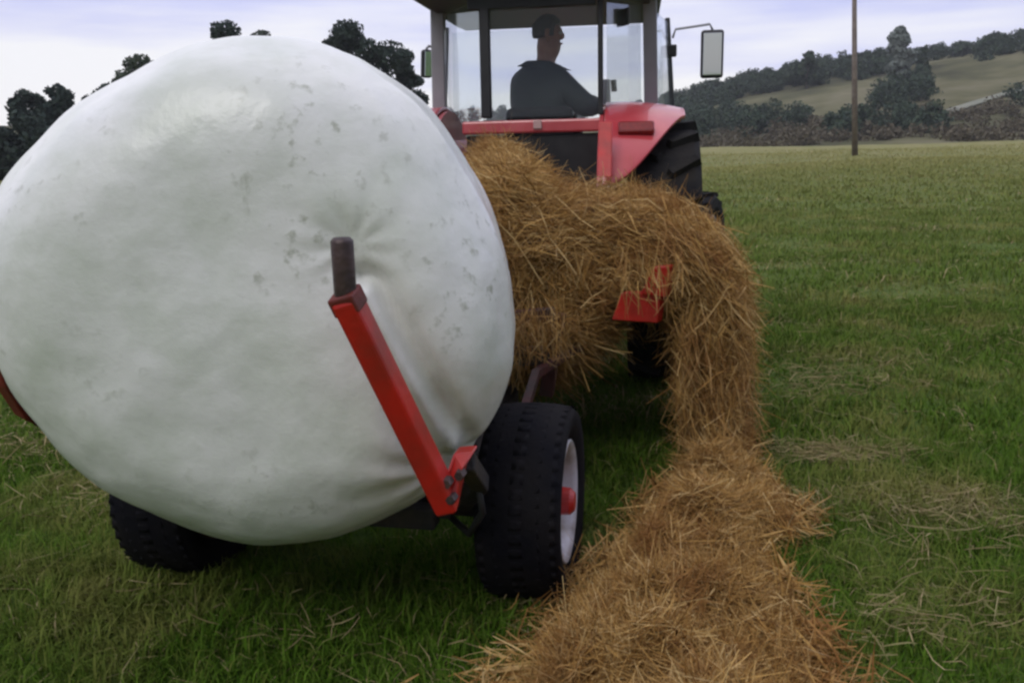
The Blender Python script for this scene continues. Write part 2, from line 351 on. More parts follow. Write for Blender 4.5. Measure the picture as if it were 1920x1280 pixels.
# ------------------------------------------------------------------ foliage
def leaf_cloud(centres, radii, n, size, rng, flat=.75):
    """n leaf-sized quads spread through a set of overlapping clumps"""
    C = np.asarray(centres, float); Rr = np.asarray(radii, float)
    w = Rr**2; idx = rng.choice(len(C), n, p=w/w.sum())
    d = rng.normal(size=(n, 3)); d /= np.linalg.norm(d, axis=1)[:, None]
    rad = Rr[idx]*(.45+.6*rng.random(n)**.7)
    P = C[idx] + d*rad[:, None]*np.array([1, 1, flat])
    nr = d + rng.normal(size=(n, 3))*.7; nr /= np.linalg.norm(nr, axis=1)[:, None]
    up = rng.normal(size=(n, 3)); u = np.cross(nr, up); u /= np.linalg.norm(u, axis=1)[:, None]; v = np.cross(nr, u)
    s = size*(.5+rng.random(n))[:, None]
    V = np.stack([P-u*s*.5, P+v*s*.32, P+u*s*.6, P-v*s*.32], 1).reshape(-1, 3)
    F = np.arange(4*n).reshape(n, 4)
    return V, F
def tree_clumps(h, w, shape, rng):
    cs = []; rr = []
    n = 18 if shape != 'tall' else 14
    for i in range(n):
        t = (i+.5)/n
        if shape == 'cone': wz = (1-t)**.7*.5+.06
        elif shape == 'tall': wz = .30*math.sin(math.pi*min(.15+t*.8, 1))+.12
        else: wz = .46*math.sqrt(max(0, 1-(2*t-.9)**2*.8))
        a = rng.random()*6.28; q = wz*w*rng.random()**.5*.75
        cs.append((q*math.cos(a), q*math.sin(a), h*(.2+.74*t))); rr.append(max(.16*w, wz*w*.5)*(.7+.5*rng.random()))
    return cs, rr
def tree(name, label, px, py_top, D, w, shape, leaf, group, seed, n=2600, size=.28, base=None):
    rng = np.random.default_rng(seed)
    top = at(px, py_top, D); x, y = top.x, top.y
    az, d = math.degrees(math.atan2(x, y)), math.hypot(x, y)
    zb = base if base is not None else (max(hill_z(az, d), gh(x, y)) if d > 84 else gh(x, y))
    h = top.z - zb
    root = empty(name, (x, y, zb-.1)); tag(root, label, 'tree', group)
    cs, rr = tree_clumps(h, w, shape, rng)
    b = MB(); r0 = .035*h
    b.tube([(0, 0, 0), (.02*h*rng.normal(), .02*h*rng.normal(), h*.3), (.03*h*rng.normal(), .03*h*rng.normal(), h*.6), (0, 0, h*.88)], [r0, r0*.75, r0*.5, r0*.12], 8)
    for k in range(0, len(cs), 2):
        c = Vector(cs[k]); b.tube([(0, 0, c.z*.55), (c.x*.5, c.y*.5, c.z*.82), c], [r0*.35, r0*.22, r0*.06], 5)
    b.build('trunk', M['bark'], root, True)
    V, F = leaf_cloud(cs, rr, n, size, rng)
    link_mesh('crown', np_mesh('crown', V, F), leaf, root)
    return root

TG = 'trees along the left edge of the paddock'
tree('dark_tree', 'dark conical tree, leftmost of the row left of the white bale', 45, 164, 56, 3.2, 'round', M['leafdark'], TG, 1, 4200)
tree('dark_tree', 'dark blunt-topped tree second from left in the row behind the white bale', 112, 154, 58, 3.4, 'round', M['leafdark'], TG, 2, 4200)
tree('dark_tree', 'dark bushy tree right beside the upper left shoulder of the white bale', 188, 151, 60, 3.6, 'round', M['leafdark'], TG, 3, 4200)
tree('dark_tree', 'low dark bush-like tree at the left edge of the photograph', -12, 244, 52, 4.4, 'round', M['leafdark'], TG, 4, 4200)
tree('dark_tree', 'low dark thicket tree between the left pair of tall trees', 78, 215, 53, 4.0, 'round', M['leafdark'], TG, 14, 4200)
tree('dark_tree', 'dark tree whose rounded tip peeps over the left shoulder of the white bale', 258, 106, 62, 5.4, 'round', M['leafmid'], TG, 5, 9000)
tree('tall_tree', 'tall dark tree showing above the top of the white bale, left of its crest', 430, 36, 64, 5.2, 'round', M['leafdark'], TG, 6, 11000)
tree('tall_tree', 'grey green tree just showing over the crest of the white bale', 492, 46, 74, 5.0, 'round', M['leafmid'], TG, 7, 9000)
tree('tall_tree', 'broad dark round-crowned tree between the white bale and tractor cab', 668, 38, 66, 7.4, 'round', M['leafdark'], TG, 8, 16000)
tree('small_tree', 'small dark pointed tree just left of the tractor cab', 754, 84, 70, 3.8, 'round', M['leafdark'], TG, 9, 8000)

tree('dark_tree', 'low dark tree filling the gap under the third tall tree left of the bale', 152, 226, 55, 4.4, 'round', M['leafdark'], TG, 15, 5000)

HG = 'single trees on the hilltop'
tree('tall_tree', 'tall pale grey tree standing clear above the hill ridge', 1690, 46, 170, 7.5, 'tall', M['leafpale'], HG, 21, 2600, .8)
tree('small_tree', 'small dark tree beside the tall pale tree on the ridge', 1733, 84, 180, 3.2, 'cone', M['leafwood'], HG, 22, 900, .6)
tree('small_tree', 'little dark tree on the skyline, second from the right edge', 1806, 76, 215, 4.0, 'round', M['leafwood'], HG, 23, 900, .7)
tree('small_tree', 'dark round tree on the skyline nearest the right edge', 1864, 62, 215, 6.0, 'round', M['leafwood'], HG, 24, 1200, .7)
tree('hill_tree', 'dark round tree rising from the ridge wood left of the pole', 1515, 94, 190, 6.0, 'round', M['leafwood'], HG, 25, 1300, .7)

def wood(name, label, spots, leaf, seed, leafn, size):
    rng = np.random.default_rng(seed); VV = []; FF = []; o = 0
    for (p, h, w) in spots:
        cs, rr = tree_clumps(h, w, 'round' if rng.random() < .75 else 'cone', rng)
        V, F = leaf_cloud(cs, rr, leafn, size, rng); VV.append(V + np.array(p)); FF.append(F+o); o += len(V)
    ob = link_mesh(name, np_mesh(name, np.concatenate(VV), np.concatenate(FF)), leaf)
    return tag(ob, label, name.replace('_', ' '), kind='stuff')
rng = np.random.default_rng(5)
sp = []
for i in range(150):                       # along the crest from the cab to the pale tree
    az = 9 + 13.5*rng.random(); d = 205 + 55*rng.random(); sp.append((hill_pt(az, d, -.5), 2.8+2.4*rng.random(), 4.5+2*rng.random()))
for i in range(60):
    az = 22 + 14*rng.random(); d = 245 + 25*rng.random(); sp.append((hill_pt(az, d, -.5), 2.2+1.8*rng.random(), 4.5+2*rng.random()))
for i in range(60):
    az = -50 + 59*rng.random(); d = 215 + 50*rng.random(); sp.append((hill_pt(az, d, -.5), 4+2.5*rng.random(), 5+2*rng.random()))
wood('ridge_wood', 'dark wood running along the crest of the hill', sp, M['leafwood'], 31, 700, .5)
sp = []
for (a0, a1, d0, d1, n) in [(14, 18, 138, 160, 12), (21.8, 24.2, 160, 190, 18), (26, 31, 205, 228, 18), (28.5, 38, 140, 165, 24), (10, 13.5, 135, 210, 24), (19, 26, 124, 134, 14)]:
    for i in range(n):
        az = a0+(a1-a0)*rng.random(); d = d0+(d1-d0)*rng.random(); sp.append((hill_pt(az, d, -.5), 2.2+2.4*rng.random(), 4+2*rng.random()))
wood('hillside_thicket', 'dark thickets scattered across the face of the hill', sp, M['leafwood'], 32, 500, .45)
sp = []
for i in range(420):
    az = -34 + 72*rng.random(); d = 117 + 34*rng.random()**1.3; sp.append((hill_pt(az, d, -.4), 1.0+1.2*rng.random(), 3+2.6*rng.random()))
wood('scrub_hedge', 'brown scrub along the far edge of the paddock', sp, M['scrub'], 33, 260, .36)

# utility pole in the paddock
pb = gr(1603, 291); pole = empty('utility_pole', (pb.x, pb.y, gh(pb.x, pb.y)-.1), 0); tag(pole, 'tall bare timber pole standing in the paddock before the hill', 'pole')
b = MB(); b.tube([(0, 0, 0), (-.3, 0, 5), (-.6, 0, 10.2)], [.19, .165, .14], 14); b.build('shaft', M['pole'], pole, True)
b = MB(); b.tube([(-.6, 0, 10.2), (-.6, 0, 10.24), (-.6, 0, 10.30)], [.15, .15, .05], 14); b.build('cap', M['steel'], pole, True)

# ------------------------------------------------------------------ bale feeder trailer
FD = empty('bale_feeder', (-.615, 3.02, 0), -R(12)); tag(FD, 'red trailed bale feeder with black tyres carrying the white bale', 'bale feeder')
FM = Matrix.Translation((-.615, 3.02, 0)) @ Matrix.Rotation(-R(12), 4, 'Z'); FI = FM.inverted()
def fl(px, py, D): return FI @ at(px, py, D)      # photo pixel -> feeder coordinates
WR = .325
def feeder_wheel(x, side):
    w = empty('wheel', (x, 0, WR-.01), 0, FD)
    tw = .135
    prof = [(.205, -tw*.78), (.26, -tw*.98), (.30, -tw), (.318, -tw*.82), (.325, -tw*.5), (.327, 0), (.325, tw*.5), (.318, tw*.82), (.30, tw), (.26, tw*.98), (.205, tw*.78), (.20, 0)]
    b = MB(); b.lathe(prof, (0, 0, 0), 'X', 48)
    for k in range(44):                                        # shallow tread blocks
        for q in range(5):
            a = 2*math.pi*(k+.5*(q % 2))/44; c = Vector(((q-2)*tw*.38, (.326-.004*(q-2)**2*.5)*math.cos(a), (.326-.004*(q-2)**2*.5)*math.sin(a)))
            b.box(c, (tw*.31, .034, .0005), Matrix.Rotation(a-math.pi/2, 3, 'X') @ Matrix.Rotation((q-2)*.12, 3, 'Z'))
    t = b.build('tyre', M['rubber'], w, True)
    b = MB(); s = side
    b.lathe([(.203, s*.105), (.208, s*.118), (.20, s*.122), (.185, s*.10), (.178, s*.05), (.10, s*.04), (.06, s*.055), (.06, s*.03), (.11, s*.02), (.19, s*.02), (.19, -s*.105), (.203, -s*.11)], (0, 0, 0), 'X', 40)
    b.build('rim', M['rim'] if side > 0 else M['rusty'], w, True)
    b = MB(); b.lathe([(.001, s*.14), (.03, s*.14), (.045, s*.125), (.05, s*.05), (.001, s*.05)], (0, 0, 0), 'X', 20, False)
    for k in range(5):
        a = 2*math.pi*k/5; b.lathe([(.001, s*.062), (.011, s*.062), (.011, s*.035), (.001, s*.035)], (0, .085*math.cos(a), .085*math.sin(a)), 'X', 6, False)
    b.build('hub', M['red'], w, False)
feeder_wheel(.69, 1); feeder_wheel(-.575, -1)
b = MB(); b.tube([(-.50, 0, .31), (.62, 0, .31)], .045, square=True); b.build('axle', M['iron'], FD, bevel=.006)
b = MB(); b.tube([(-.42, -.30, .36), (-.42, .9, .40), (0, 2.0, .42)], .055, square=True); b.tube([(.42, -.22, .36), (.42, .9, .40), (0, 2.02, .42)], .055, square=True)
b.tube([(-.42, -.24, .34), (.42, -.24, .34)], .05, square=True); b.tube([(-.42, .55, .385), (.42, .55, .385)], .05, square=True)
b.build('chassis', M['iron'], FD, bevel=.006)
b = MB(); b.tube([(0, 1.95, .43), (.02, 2.45, .43)], .05, square=True); b.lathe([(.03, -.02), (.06, -.02), (.06, .02), (.03, .02)], (.02, 2.48, .43), 'Z', 20); b.build('drawbar', M['iron'], FD, bevel=.006)
# bed: front and rear bulkheads with slats and a slatted conveyor floor
b = MB(); b.box((0, 1.14, .62), (1.25, .88, .04)); b.build('conveyor_floor', M['iron'], FD)
for k in range(5):
    b = MB(); b.box((0, .72+k*.19, .66), (1.2, .045, .035)); b.build('conveyor_slat', M['steel'], FD, bevel=.004)
def bulkhead(y):
    b = MB()
    b.tube([(-.62, y, .45), (-.72, y, .95)], .04, square=True); b.tube([(.60, y, .45), (.66, y, .80)], .04, square=True)
    b.tube([(-.62, y, .62), (.62, y, .62)], .04, square=True); b.tube([(-.70, y, .9), (.0, y, .74), (.64, y, .8)], .035, square=True)
    for k in range(7): b.tube([(-.5+.16*k, y, .62), (-.5+.16*k, y, .80)], .018, square=True)
    return b.build('bulkhead', M['rusty'], FD, bevel=.004)
bulkhead(.80); bulkhead(1.62)
# delivery side rail seen under the hay arch
p0 = fl(1135, 590, 3.95); p1 = fl(1235, 575, 3.95); p2 = fl(1262, 500, 3.9)
b = MB()
b.prism([fl(1146, 600, 3.80), fl(1232, 606, 3.80), fl(1240, 548, 3.80), fl(1165, 548, 3.80)], (0.02, .05, 0))
b.prism([fl(1200, 552, 3.78), fl(1248, 558, 3.78), fl(1256, 498, 3.78), fl(1225, 500, 3.78)], (0.02, .05, 0))
b.build('delivery_plate', M['red'], FD, bevel=.006)
b = MB(); b.tube([fl(985, 765, 3.30), fl(1005, 700, 3.45), fl(1100, 640, 3.9)], .022, square=True); b.build('side_brace', M['rusty'], FD)

# loader arms that hold the bale
A0 = fl(842, 950, 2.16); A1 = fl(648, 556, 2.02); A2 = fl(641, 452, 2.0)
hw = .029
def box_beam(p, q, w, d, name, m, extra=0):
    t = (Vector(q)-Vector(p)).normalized(); s = t.cross(Vector((0, 1, 0))).normalized(); n = s.cross(t)
    b = MB(); c = [(-w, -d), (w, -d), (w, d), (-w, d)]
    vs = [Vector(pp)+s*a+n*e for pp in (p, q) for a, e in c]
    b.add(vs, [(3, 2, 1, 0), (4, 5, 6, 7), (0, 1, 5, 4), (1, 2, 6, 5), (2, 3, 7, 6), (3, 0, 4, 7)])
    return b.build(name, m, FD, bevel=.009)
arm = box_beam(A0, A1, hw, .036, 'loader_arm', M['red'])
b = MB(); b.tube([A1+Vector((.004, 0, -.02)), A1, A2, A2+Vector((0, .0, .008))], [.024, .0255, .0255, .019], 20); s_ = b.build('arm_spike', M['steel'], FD, True); s_.parent = arm
b = MB(); dA = (A1-A0).normalized(); b.tube([A1-dA*.035, A1+dA*.012], .046, square=True); c_ = b.build('collar', M['redworn'], FD, bevel=.006); c_.parent = arm
b = MB()                                                         # V bracket at the foot
b.prism([fl(812, 885, 2.12), fl(828, 955, 2.12), fl(850, 966, 2.12), fl(868, 880, 2.16), fl(890, 846, 2.22), fl(850, 850, 2.2), fl(832, 900, 2.14)], FI.to_3x3() @ Vector((.01, .055, 0)))
g_ = b.build('arm_bracket', M['red'], FD, bevel=.006)
b = MB(); b.tube([fl(872, 865, 2.26), fl(900, 905, 2.5), Vector((.50, -.22, .38))], .036, square=True)
b.build('arm_strut', M['iron'], FD, bevel=.006)
b = MB()
for q in ((846, 935, 2.12), (862, 890, 2.15), (838, 905, 2.12)):
    p = fl(*q); b.lathe([(.001, -.012), (.012, -.012), (.014, 0), (.014, .02), (.001, .02)], p, 'Y', 6, False)
k_ = b.build('bolt', M['steel'], FD); k_.parent = g_
b = MB(); pts = [fl(895, 900, 2.5), fl(905, 960, 2.5), fl(880, 1000, 2.6), Vector((.40, -.1, .30)), Vector((.1, .3, .36))]; b.tube(pts, .011, 8); b.build('hydraulic_hose', M['black'], FD, True)
# left arm: a bent tine hugging the other side of the bale
B = [fl(240, 880, 3.15), fl(120, 805, 3.0), fl(50, 768, 2.8), fl(14, 712, 2.72), fl(-8, 650, 2.68), fl(-26, 560, 2.66), fl(-30, 450, 2.62)]
b = MB(); b.tube(B, .042, square=True); b.build('loader_arm', M['redworn'], FD, bevel=.006)
b = MB(); b.tube([(-.50, -.12, .33), (.58, -.12, .33)], .035, 14); b.build('pivot_tube', M['iron'], FD, True)
for s in (-1, 1):
    b = MB(); b.tube([(s*.40, .35, .46), (s*.46, -.1, .43)], .028, 12); b.tube([(s*.46, -.05, .41), (s*.48, -.12, .36)], .016, 10); b.build('lift_cylinder', M['iron'], FD, True)

# ------------------------------------------------------------------ the wrapped bale
def bale():
    c = at(533, 536, 2.86); half = .60; rad = .718; er = .31; yaw = -R(-2)
    na, nsg = 240, 200; V = []; F = []
    prof = []
    # arc-length profile: near face centre -> rounded edge -> side -> far face centre
    for i in range(nsg+1):
        t = i/nsg
        l1, l2, l3 = rad-er, er*math.pi/2, 2*(half-er); T = 2*l1+2*l2+l3; s = t*T
        if s < l1: prof.append((s, -half))
        elif s < l1+l2: a = (s-l1)/er; prof.append((rad-er+er*math.sin(a), -half+er-er*math.cos(a)))
        elif s < l1+l2+l3: prof.append((rad, -half+er+(s-l1-l2)))
        elif s < l1+2*l2+l3: a = (s-l1-l2-l3)/er; prof.append((rad-er+er*math.cos(a), half-er+er*math.sin(a)))
        else: prof.append((T-s, half))
    mw = Matrix.Translation(c) @ Matrix.Rotation(yaw, 4, 'Z'); inv = mw.inverted()
    tip = inv @ at(640, 480, 2.05); foot = inv @ at(835, 930, 2.2); c1 = inv @ at(690, 545, 2.3); c2 = inv @ at(850, 835, 2.4)
    def seg(p, a, b):
        ax, az, bx, bz = a.x, a.z, b.x, b.z; dx, dz = bx-ax, bz-az
        t = ((p.x-ax)*dx+(p.z-az)*dz)/(dx*dx+dz*dz); tt = min(max(t, 0), 1)
        d = math.hypot(p.x-ax-dx*tt, p.z-az-dz*tt); side = (p.x-ax)*dz-(p.z-az)*dx
        return d, t, side
    for i, (r, h) in enumerate(prof):
        for k in range(na):
            a = 2*math.pi*k/na
            bulge = (-.055 if h < 0 else .055)*(1-(r/rad)**2)
            p = Vector((r*math.cos(a), h+bulge, r*math.sin(a)))
            # slumped, not quite round
            q = 1 + .018*math.cos(2*a+.5) - .018*math.cos(3*a-.6) + .012*math.cos(4*a+1.1)
            p.x *= q*1.005; p.z *= q
            n = Vector((math.cos(a)*r/rad, (h/half)**3, math.sin(a)*r/rad)).normalized()
            d = .022*mnoise.noise(p*2.0) + 0.0085*mnoise.noise(p*5.0+Vector((3, 1, 2))) + .0022*mnoise.noise(p*15)
            # film bands drawn round the bale: faint ridges
            d += .0022*math.sin(h*46+1.5*mnoise.noise(p*3)) * (r/rad)**4
            p += n*d
            if p.y < 0:
                dd, t, side = seg(p, tip, foot)
                dent = .05*math.exp(-(dd/.075)**2)*(.35+.65*min(max(t, 0), 1))
                d2, t2, s2 = seg(p, c1, c2)
                ridge_ = .030*math.exp(-(d2/.022)**2) - .034*math.exp(-((d2-.045)/.024)**2)*(1 if s2 < 0 else 0)
                # stretched creases fanning out from the arm's tip and from its foot
                e = math.hypot(p.x-tip.x, p.z-tip.z); an = math.atan2(p.z-tip.z, p.x-tip.x)
                cr = .0030*math.sin(an*9+2*mnoise.noise(p*4))*math.exp(-(e/.13)**2)*min(1, e/.05)
                e2 = math.hypot(p.x-foot.x, p.z-foot.z); an2 = math.atan2(p.z-foot.z, p.x-foot.x)
                cr += .012*math.sin(an2*11)*math.exp(-(e2/.2)**2)*min(1, e2/.06)
                p.y += dent - ridge_ - cr
            V.append(p)
    for i in range(nsg):
        for k in range(na):
            j = (k+1) % na; F.append((i*na+k, i*na+j, (i+1)*na+j, (i+1)*na+k))
    o = link_mesh('wrapped_bale', np_mesh('wrapped_bale', np.array(V), np.array(F)), M['bale'], smooth=True)
    o.matrix_world = mw
    tag(o, 'big round white plastic-wrapped bale held on the back of the red feeder', 'bale')
    return o
BALE = bale()

# ------------------------------------------------------------------ hay
def strands(P, T, length, width, rng, jit=.5, droop=0.0, curl=.25):
    """curved ribbon strands: P roots, T directions"""
    n = len(P); T = T + rng.normal(size=(n, 3))*jit; T /= np.linalg.norm(T, axis=1)[:, None]
    ln = length*(.4+1.1*rng.random(n))[:, None]
    up = rng.normal(size=(n, 3)); S = np.cross(T, up); S /= np.linalg.norm(S, axis=1)[:, None]; Nn = np.cross(S, T)
    w = (width*(.5+rng.random(n)))[:, None]; cv = (rng.normal(size=n)*curl)[:, None]
    pts = []
    for t in (-.5, -.17, .17, .5):
        pts.append(P + T*ln*t + Nn*ln*cv*(4*t*t-.3) + np.array([0, 0, -1])*droop*ln*max(0, t+.2))
    V = []
    for i, p in enumerate(pts):
        k = .5 if i in (0, 3) else 1
        V += [p-S*w*k*.5, p+S*w*k*.5]
    V = np.stack(V, 1).reshape(-1, 3)
    base = np.arange(n)[:, None]*8
    F = np.concatenate([base+np.array([[0, 1, 3, 2]]), base+np.array([[2, 3, 5, 4]]), base+np.array([[4, 5, 7, 6]])], 1).reshape(-1, 4)
    return V, F

def hay_arch():
    """hay pushed off the side of the bed: a thick mat that bends over and drops to the ground"""
    rng = np.random.default_rng(3)
    # rear edge of the mat: centre line with its half thickness in picture pixels at given distance
    C = [(760, 500, 4.15, 150), (860, 510, 4.12, 205), (950, 525, 3.92, 190), (1035, 515, 3.86, 138), (1115, 482, 3.90, 94), (1200, 480, 3.90, 80), (1280, 520, 3.84, 70), (1326, 590, 3.82, 58), (1336, 670, 3.8, 48), (1338, 750, 3.8, 40), (1346, 840, 3.8, 36), (1362, 930, 3.78, 46)]
    cen = [at(a, b_, d) for a, b_, d, _ in C]; th = [w/FPX*d for _, _, d, w in C]
    m = len(cen); nu, nv, depth = 90, 26, 1.0
    fwd = Vector((math.sin(R(12)), math.cos(R(12)), 0))
    def sample(u):
        s = u*(m-1); i = min(int(s), m-2); f = s-i
        def cr(a): 
            p0, p1, p2, p3 = a[max(i-1, 0)], a[i], a[i+1], a[min(i+2, m-1)]
            return p1 + (p2-p0)*(.5*f) + (p0*2-p1*5+p2*4-p3)*(.5*f*f) + (p1*3-p0-p2*3+p3)*(.5*f*f*f)
        return cr(cen), cr(th)
    rings = []; tang = []
    for i in range(nu+1):
        u = i/nu; p, h = sample(u); t = (sample(min(u+.01, 1))[0]-sample(max(u-.01, 0))[0]).normalized()
        nrm = Vector((0, 1, 0)).cross(t); nrm = (nrm if nrm.z > 0 or nrm.x > 0 else -nrm).normalized()
        if t.z < -.5 and nrm.x < 0: nrm = -nrm
        ring = []
        dl = depth*(1-.35*max(0, u-.5))
        for k in range(nv):
            a = 2*math.pi*k/nv; ca, sa = math.cos(a), math.sin(a)
            ex = math.copysign(abs(ca)**.6, ca); ey = math.copysign(abs(sa)**.6, sa)
            q = p + nrm*(h*ey) + fwd*(dl*.5*(1-ex))
            o_ = q-p-fwd*dl*.5
            nz = mnoise.noise(q*2.3+Vector((1, 4, 2)))*.22 + mnoise.noise(q*5)*.24 + mnoise.noise(q*13)*.14
            q = q + o_.normalized()*nz*.75*h*2
            ring.append(q)
        rings.append(ring); tang.append(t)
    V = np.array([q for g in rings for q in g]); F = []
    for i in range(nu):
        for k in range(nv):
            j = (k+1) % nv; F.append((i*nv+k, i*nv+j, (i+1)*nv+j, (i+1)*nv+k))
    F = np.array(F)
    # strands over all faces, along the flow
    A, B_, D_ = V[F[:, 0]], V[F[:, 1]], V[F[:, 3]]
    nn = np.cross(B_-A, D_-A); ar = np.linalg.norm(nn, axis=1); nn = nn/ar[:, None]
    cc = V.reshape(nu+1, nv, 3).mean(1); ci = (np.arange(len(F))//nv)
    sg = np.sign(((A-cc[ci])*nn).sum(1)); nn = nn*np.where(sg == 0, 1, sg)[:, None]
    n = 110000; idx = rng.choice(len(F), n, p=ar/ar.sum()); a, b2 = rng.random((2, n, 1))
    P = A[idx]+(B_-A)[idx]*a+(D_-A)[idx]*b2 + nn[idx]*(rng.random((n, 1))*.035-.004)
    T = np.array([tuple(t) for t in tang])[ci[idx]]
    SV, SF = strands(P, T, .16, .0027, rng, .45, .3, .4)
    # stray wisps standing off the mat
    n2 = 8000; idx = rng.choice(len(F), n2, p=ar/ar.sum()); P2 = A[idx]+nn[idx]*(.01+.09*rng.random((n2, 1))**2)
    T2 = np.array([tuple(t) for t in tang])[ci[idx]]+nn[idx]*.5
    WV, WF = strands(P2, T2, .2, .004, rng, .7, .4)
    # hay hanging from the rear of the bed, and wisps caught over the delivery plate
    HP = []
    for i in range(4000):
        u = rng.random(); HP.append(at(955+150*u, 500+(190-90*u)*rng.random()**.8, 3.80+.15*rng.random()))
    for i in range(500): u = rng.random(); HP.append(at(955+110*u**1.3, 590+(110-50*u)*rng.random(), 3.5+.25*rng.random()))
    for i in range(120): HP.append(at(1150+130*rng.random(), 475+75*rng.random(), 3.68+.06*rng.random()))
    for i in range(350): HP.append(at(1270+40*rng.random(), 600+220*rng.random(), 3.70+.12*rng.random()))
    HP = np.array([tuple(p) for p in HP]); HT = np.tile(np.array([[.12, 0, -1.0]]), (len(HP), 1))
    HV, HF = strands(HP, HT, .16, .0032, rng, .4, .1)
    WF = np.concatenate([WF, HF+len(WV)]); WV = np.concatenate([WV, HV])
    allV = np.concatenate([V, SV, WV]); allF = np.concatenate([F, SF+len(V), WF+len(V)+len(SV)])
    mi = np.concatenate([np.zeros(len(F)), np.ones(len(SF)+len(WF))])
    o = link_mesh('falling_hay', np_mesh('falling_hay', allV, allF, mi), [M['haybase'], M['hay']])
    tag(o, 'thick mat of brown hay sliding off the feeder side and dropping to the grass', 'hay', kind='stuff')
hay_arch()

def windrow():
    rng = np.random.default_rng(8)
    PTS = [(1362, 905, .12, .08), (1358, 950, .17, .12), (1338, 1000, .24, .16), (1322, 1050, .20, .16), (1282, 1120, .25, .18), (1268, 1190, .30, .20), (1270, 1270, .34, .21), (1262, 1400, .40, .20), (1250, 1600, .36, .18), (1220, 1900, .2, .08)]
    cen = [gr(a, b_) for a, b_, _, _ in PTS]; hwid = [w for _, _, w, _ in PTS]; hh = [h for _, _, _, h in PTS]
    m = len(cen); nu, nv = 150, 60; V = []
    for i in range(nu+1):
        s = i/nu*(m-1); k = min(int(s), m-2); f = s-k
        p = cen[k].lerp(cen[k+1], f); w = hwid[k]*(1-f)+hwid[k+1]*f; h = hh[k]*(1-f)+hh[k+1]*f
        t = (cen[k+1]-cen[k]).normalized(); sx = Vector((-t.y, t.x, 0))
        wl = w*(1+.4*mnoise.noise(Vector((p.y*3.1, 1, 0)))); wr = w*(1+.5*mnoise.noise(Vector((p.y*3.1, 9, 0))))
        for j in range(nv+1):
            v = j/nv*2-1; q = p + sx*(v*(wl if v < 0 else wr))
            z = h*(1-abs(v)**1.7)**.8 if abs(v) < 1 else 0
            N3 = Vector((q.x, q.y, .3))
            z += (.5*mnoise.noise(N3*3.2)+.42*mnoise.noise(N3*7.5)+.25*mnoise.noise(N3*17))*.40*(1-abs(v)**2)
            V.append((q.x, q.y, gh(q.x, q.y)-.02+max(z, 0)))
    V = np.array(V); F = np.array([(i*(nv+1)+j, (i+1)*(nv+1)+j, (i+1)*(nv+1)+j+1, i*(nv+1)+j+1) for i in range(nu) for j in range(nv)])
    A, B_, D_ = V[F[:, 0]], V[F[:, 1]], V[F[:, 3]]; nn = np.cross(B_-A, D_-A); ar = np.linalg.norm(nn, axis=1)+1e-9; nn = nn/ar[:, None]
    nn *= np.where(nn[:, 2] < 0, -1, 1)[:, None]
    n = 120000; idx = rng.choice(len(F), n, p=ar/ar.sum()); a, b2 = rng.random((2, n, 1))
    P = A[idx]+(B_-A)[idx]*a+(D_-A)[idx]*b2+nn[idx]*(rng.random((n, 1))*.03)
    # locks of hay share a direction
    ang = np.array([mnoise.noise(Vector(p)*3.0)*4.5 for p in P]) + rng.normal(size=n)*.35
    T = np.stack([np.cos(ang), np.sin(ang), np.zeros(n)], 1); T -= nn[idx]*(T*nn[idx]).sum(1)[:, None]
    SV, SF = strands(P, T, .12, .0027, rng, .32, .05, .5)
    # scattered wisps beyond the edges
    n2 = 2600; i2 = rng.integers(0, nu, n2); side = rng.choice([0, nv], n2)
    P2 = V[i2*(nv+1)+side]; mid = V[i2*(nv+1)+nv//2]; dv = P2-mid; P2 = mid+dv*(1+np.abs(rng.normal(size=(n2, 1)))*.22); P2[:, 2] = .06+.04*rng.random(n2)
    WV, WF = strands(P2, dv/np.linalg.norm(dv, axis=1)[:, None], .17, .005, rng, .6, .1, .3); 
    allV = np.concatenate([V, SV, WV]); allF = np.concatenate([F, SF+len(V), WF+len(V)+len(SV)])
    mi = np.concatenate([np.zeros(len(F)), np.ones(len(SF)+len(WF))])
    o = link_mesh('hay_windrow', np_mesh('hay_windrow', allV, allF, mi), [M['haybase'], M['hay']])
    tag(o, 'long heap of loose brown hay lying on the grass in the foreground', 'hay', kind='stuff')
    return cen, hwid
WC, WW = windrow()

# ------------------------------------------------------------------ loose scraps of hay
def scraps():
    rng = np.random.default_rng(44); P = []
    for (px, py, sx, sy, n) in [(1560, 868, 90, 12, 480), (1545, 725, 60, 26, 320), (1790, 985, 90, 30, 220), (1640, 700, 90, 26, 160), (1480, 985, 50, 24, 220), (225, 945, 80, 26, 220), (90, 850, 80, 22, 160), (1680, 560, 110, 20, 160), (1560, 480, 90, 16, 160), (1850, 640, 90, 20, 160), (1720, 1180, 120, 50, 180), (1010, 1120, 30, 16, 180), (500, 1180, 220, 50, 70)]:
        for i in range(n):
            q = gr(px+sx*rng.normal(), py+sy*rng.normal()); P.append((q.x, q.y, gh(q.x, q.y)+.03+.05*rng.random()))
    P = np.array(P); a = rng.random(len(P))*6.28; T = np.stack([np.cos(a), np.sin(a)*.5, np.zeros(len(P))], 1)
    V, F = strands(P, T, .11, .0032, rng, .3, .05, .18)
    tag(link_mesh('scattered_hay', np_mesh('scattered_hay', V, F), M['deadgrass']), 'thin scraps of dry hay scattered over the grass', 'hay', kind='stuff')
scraps()

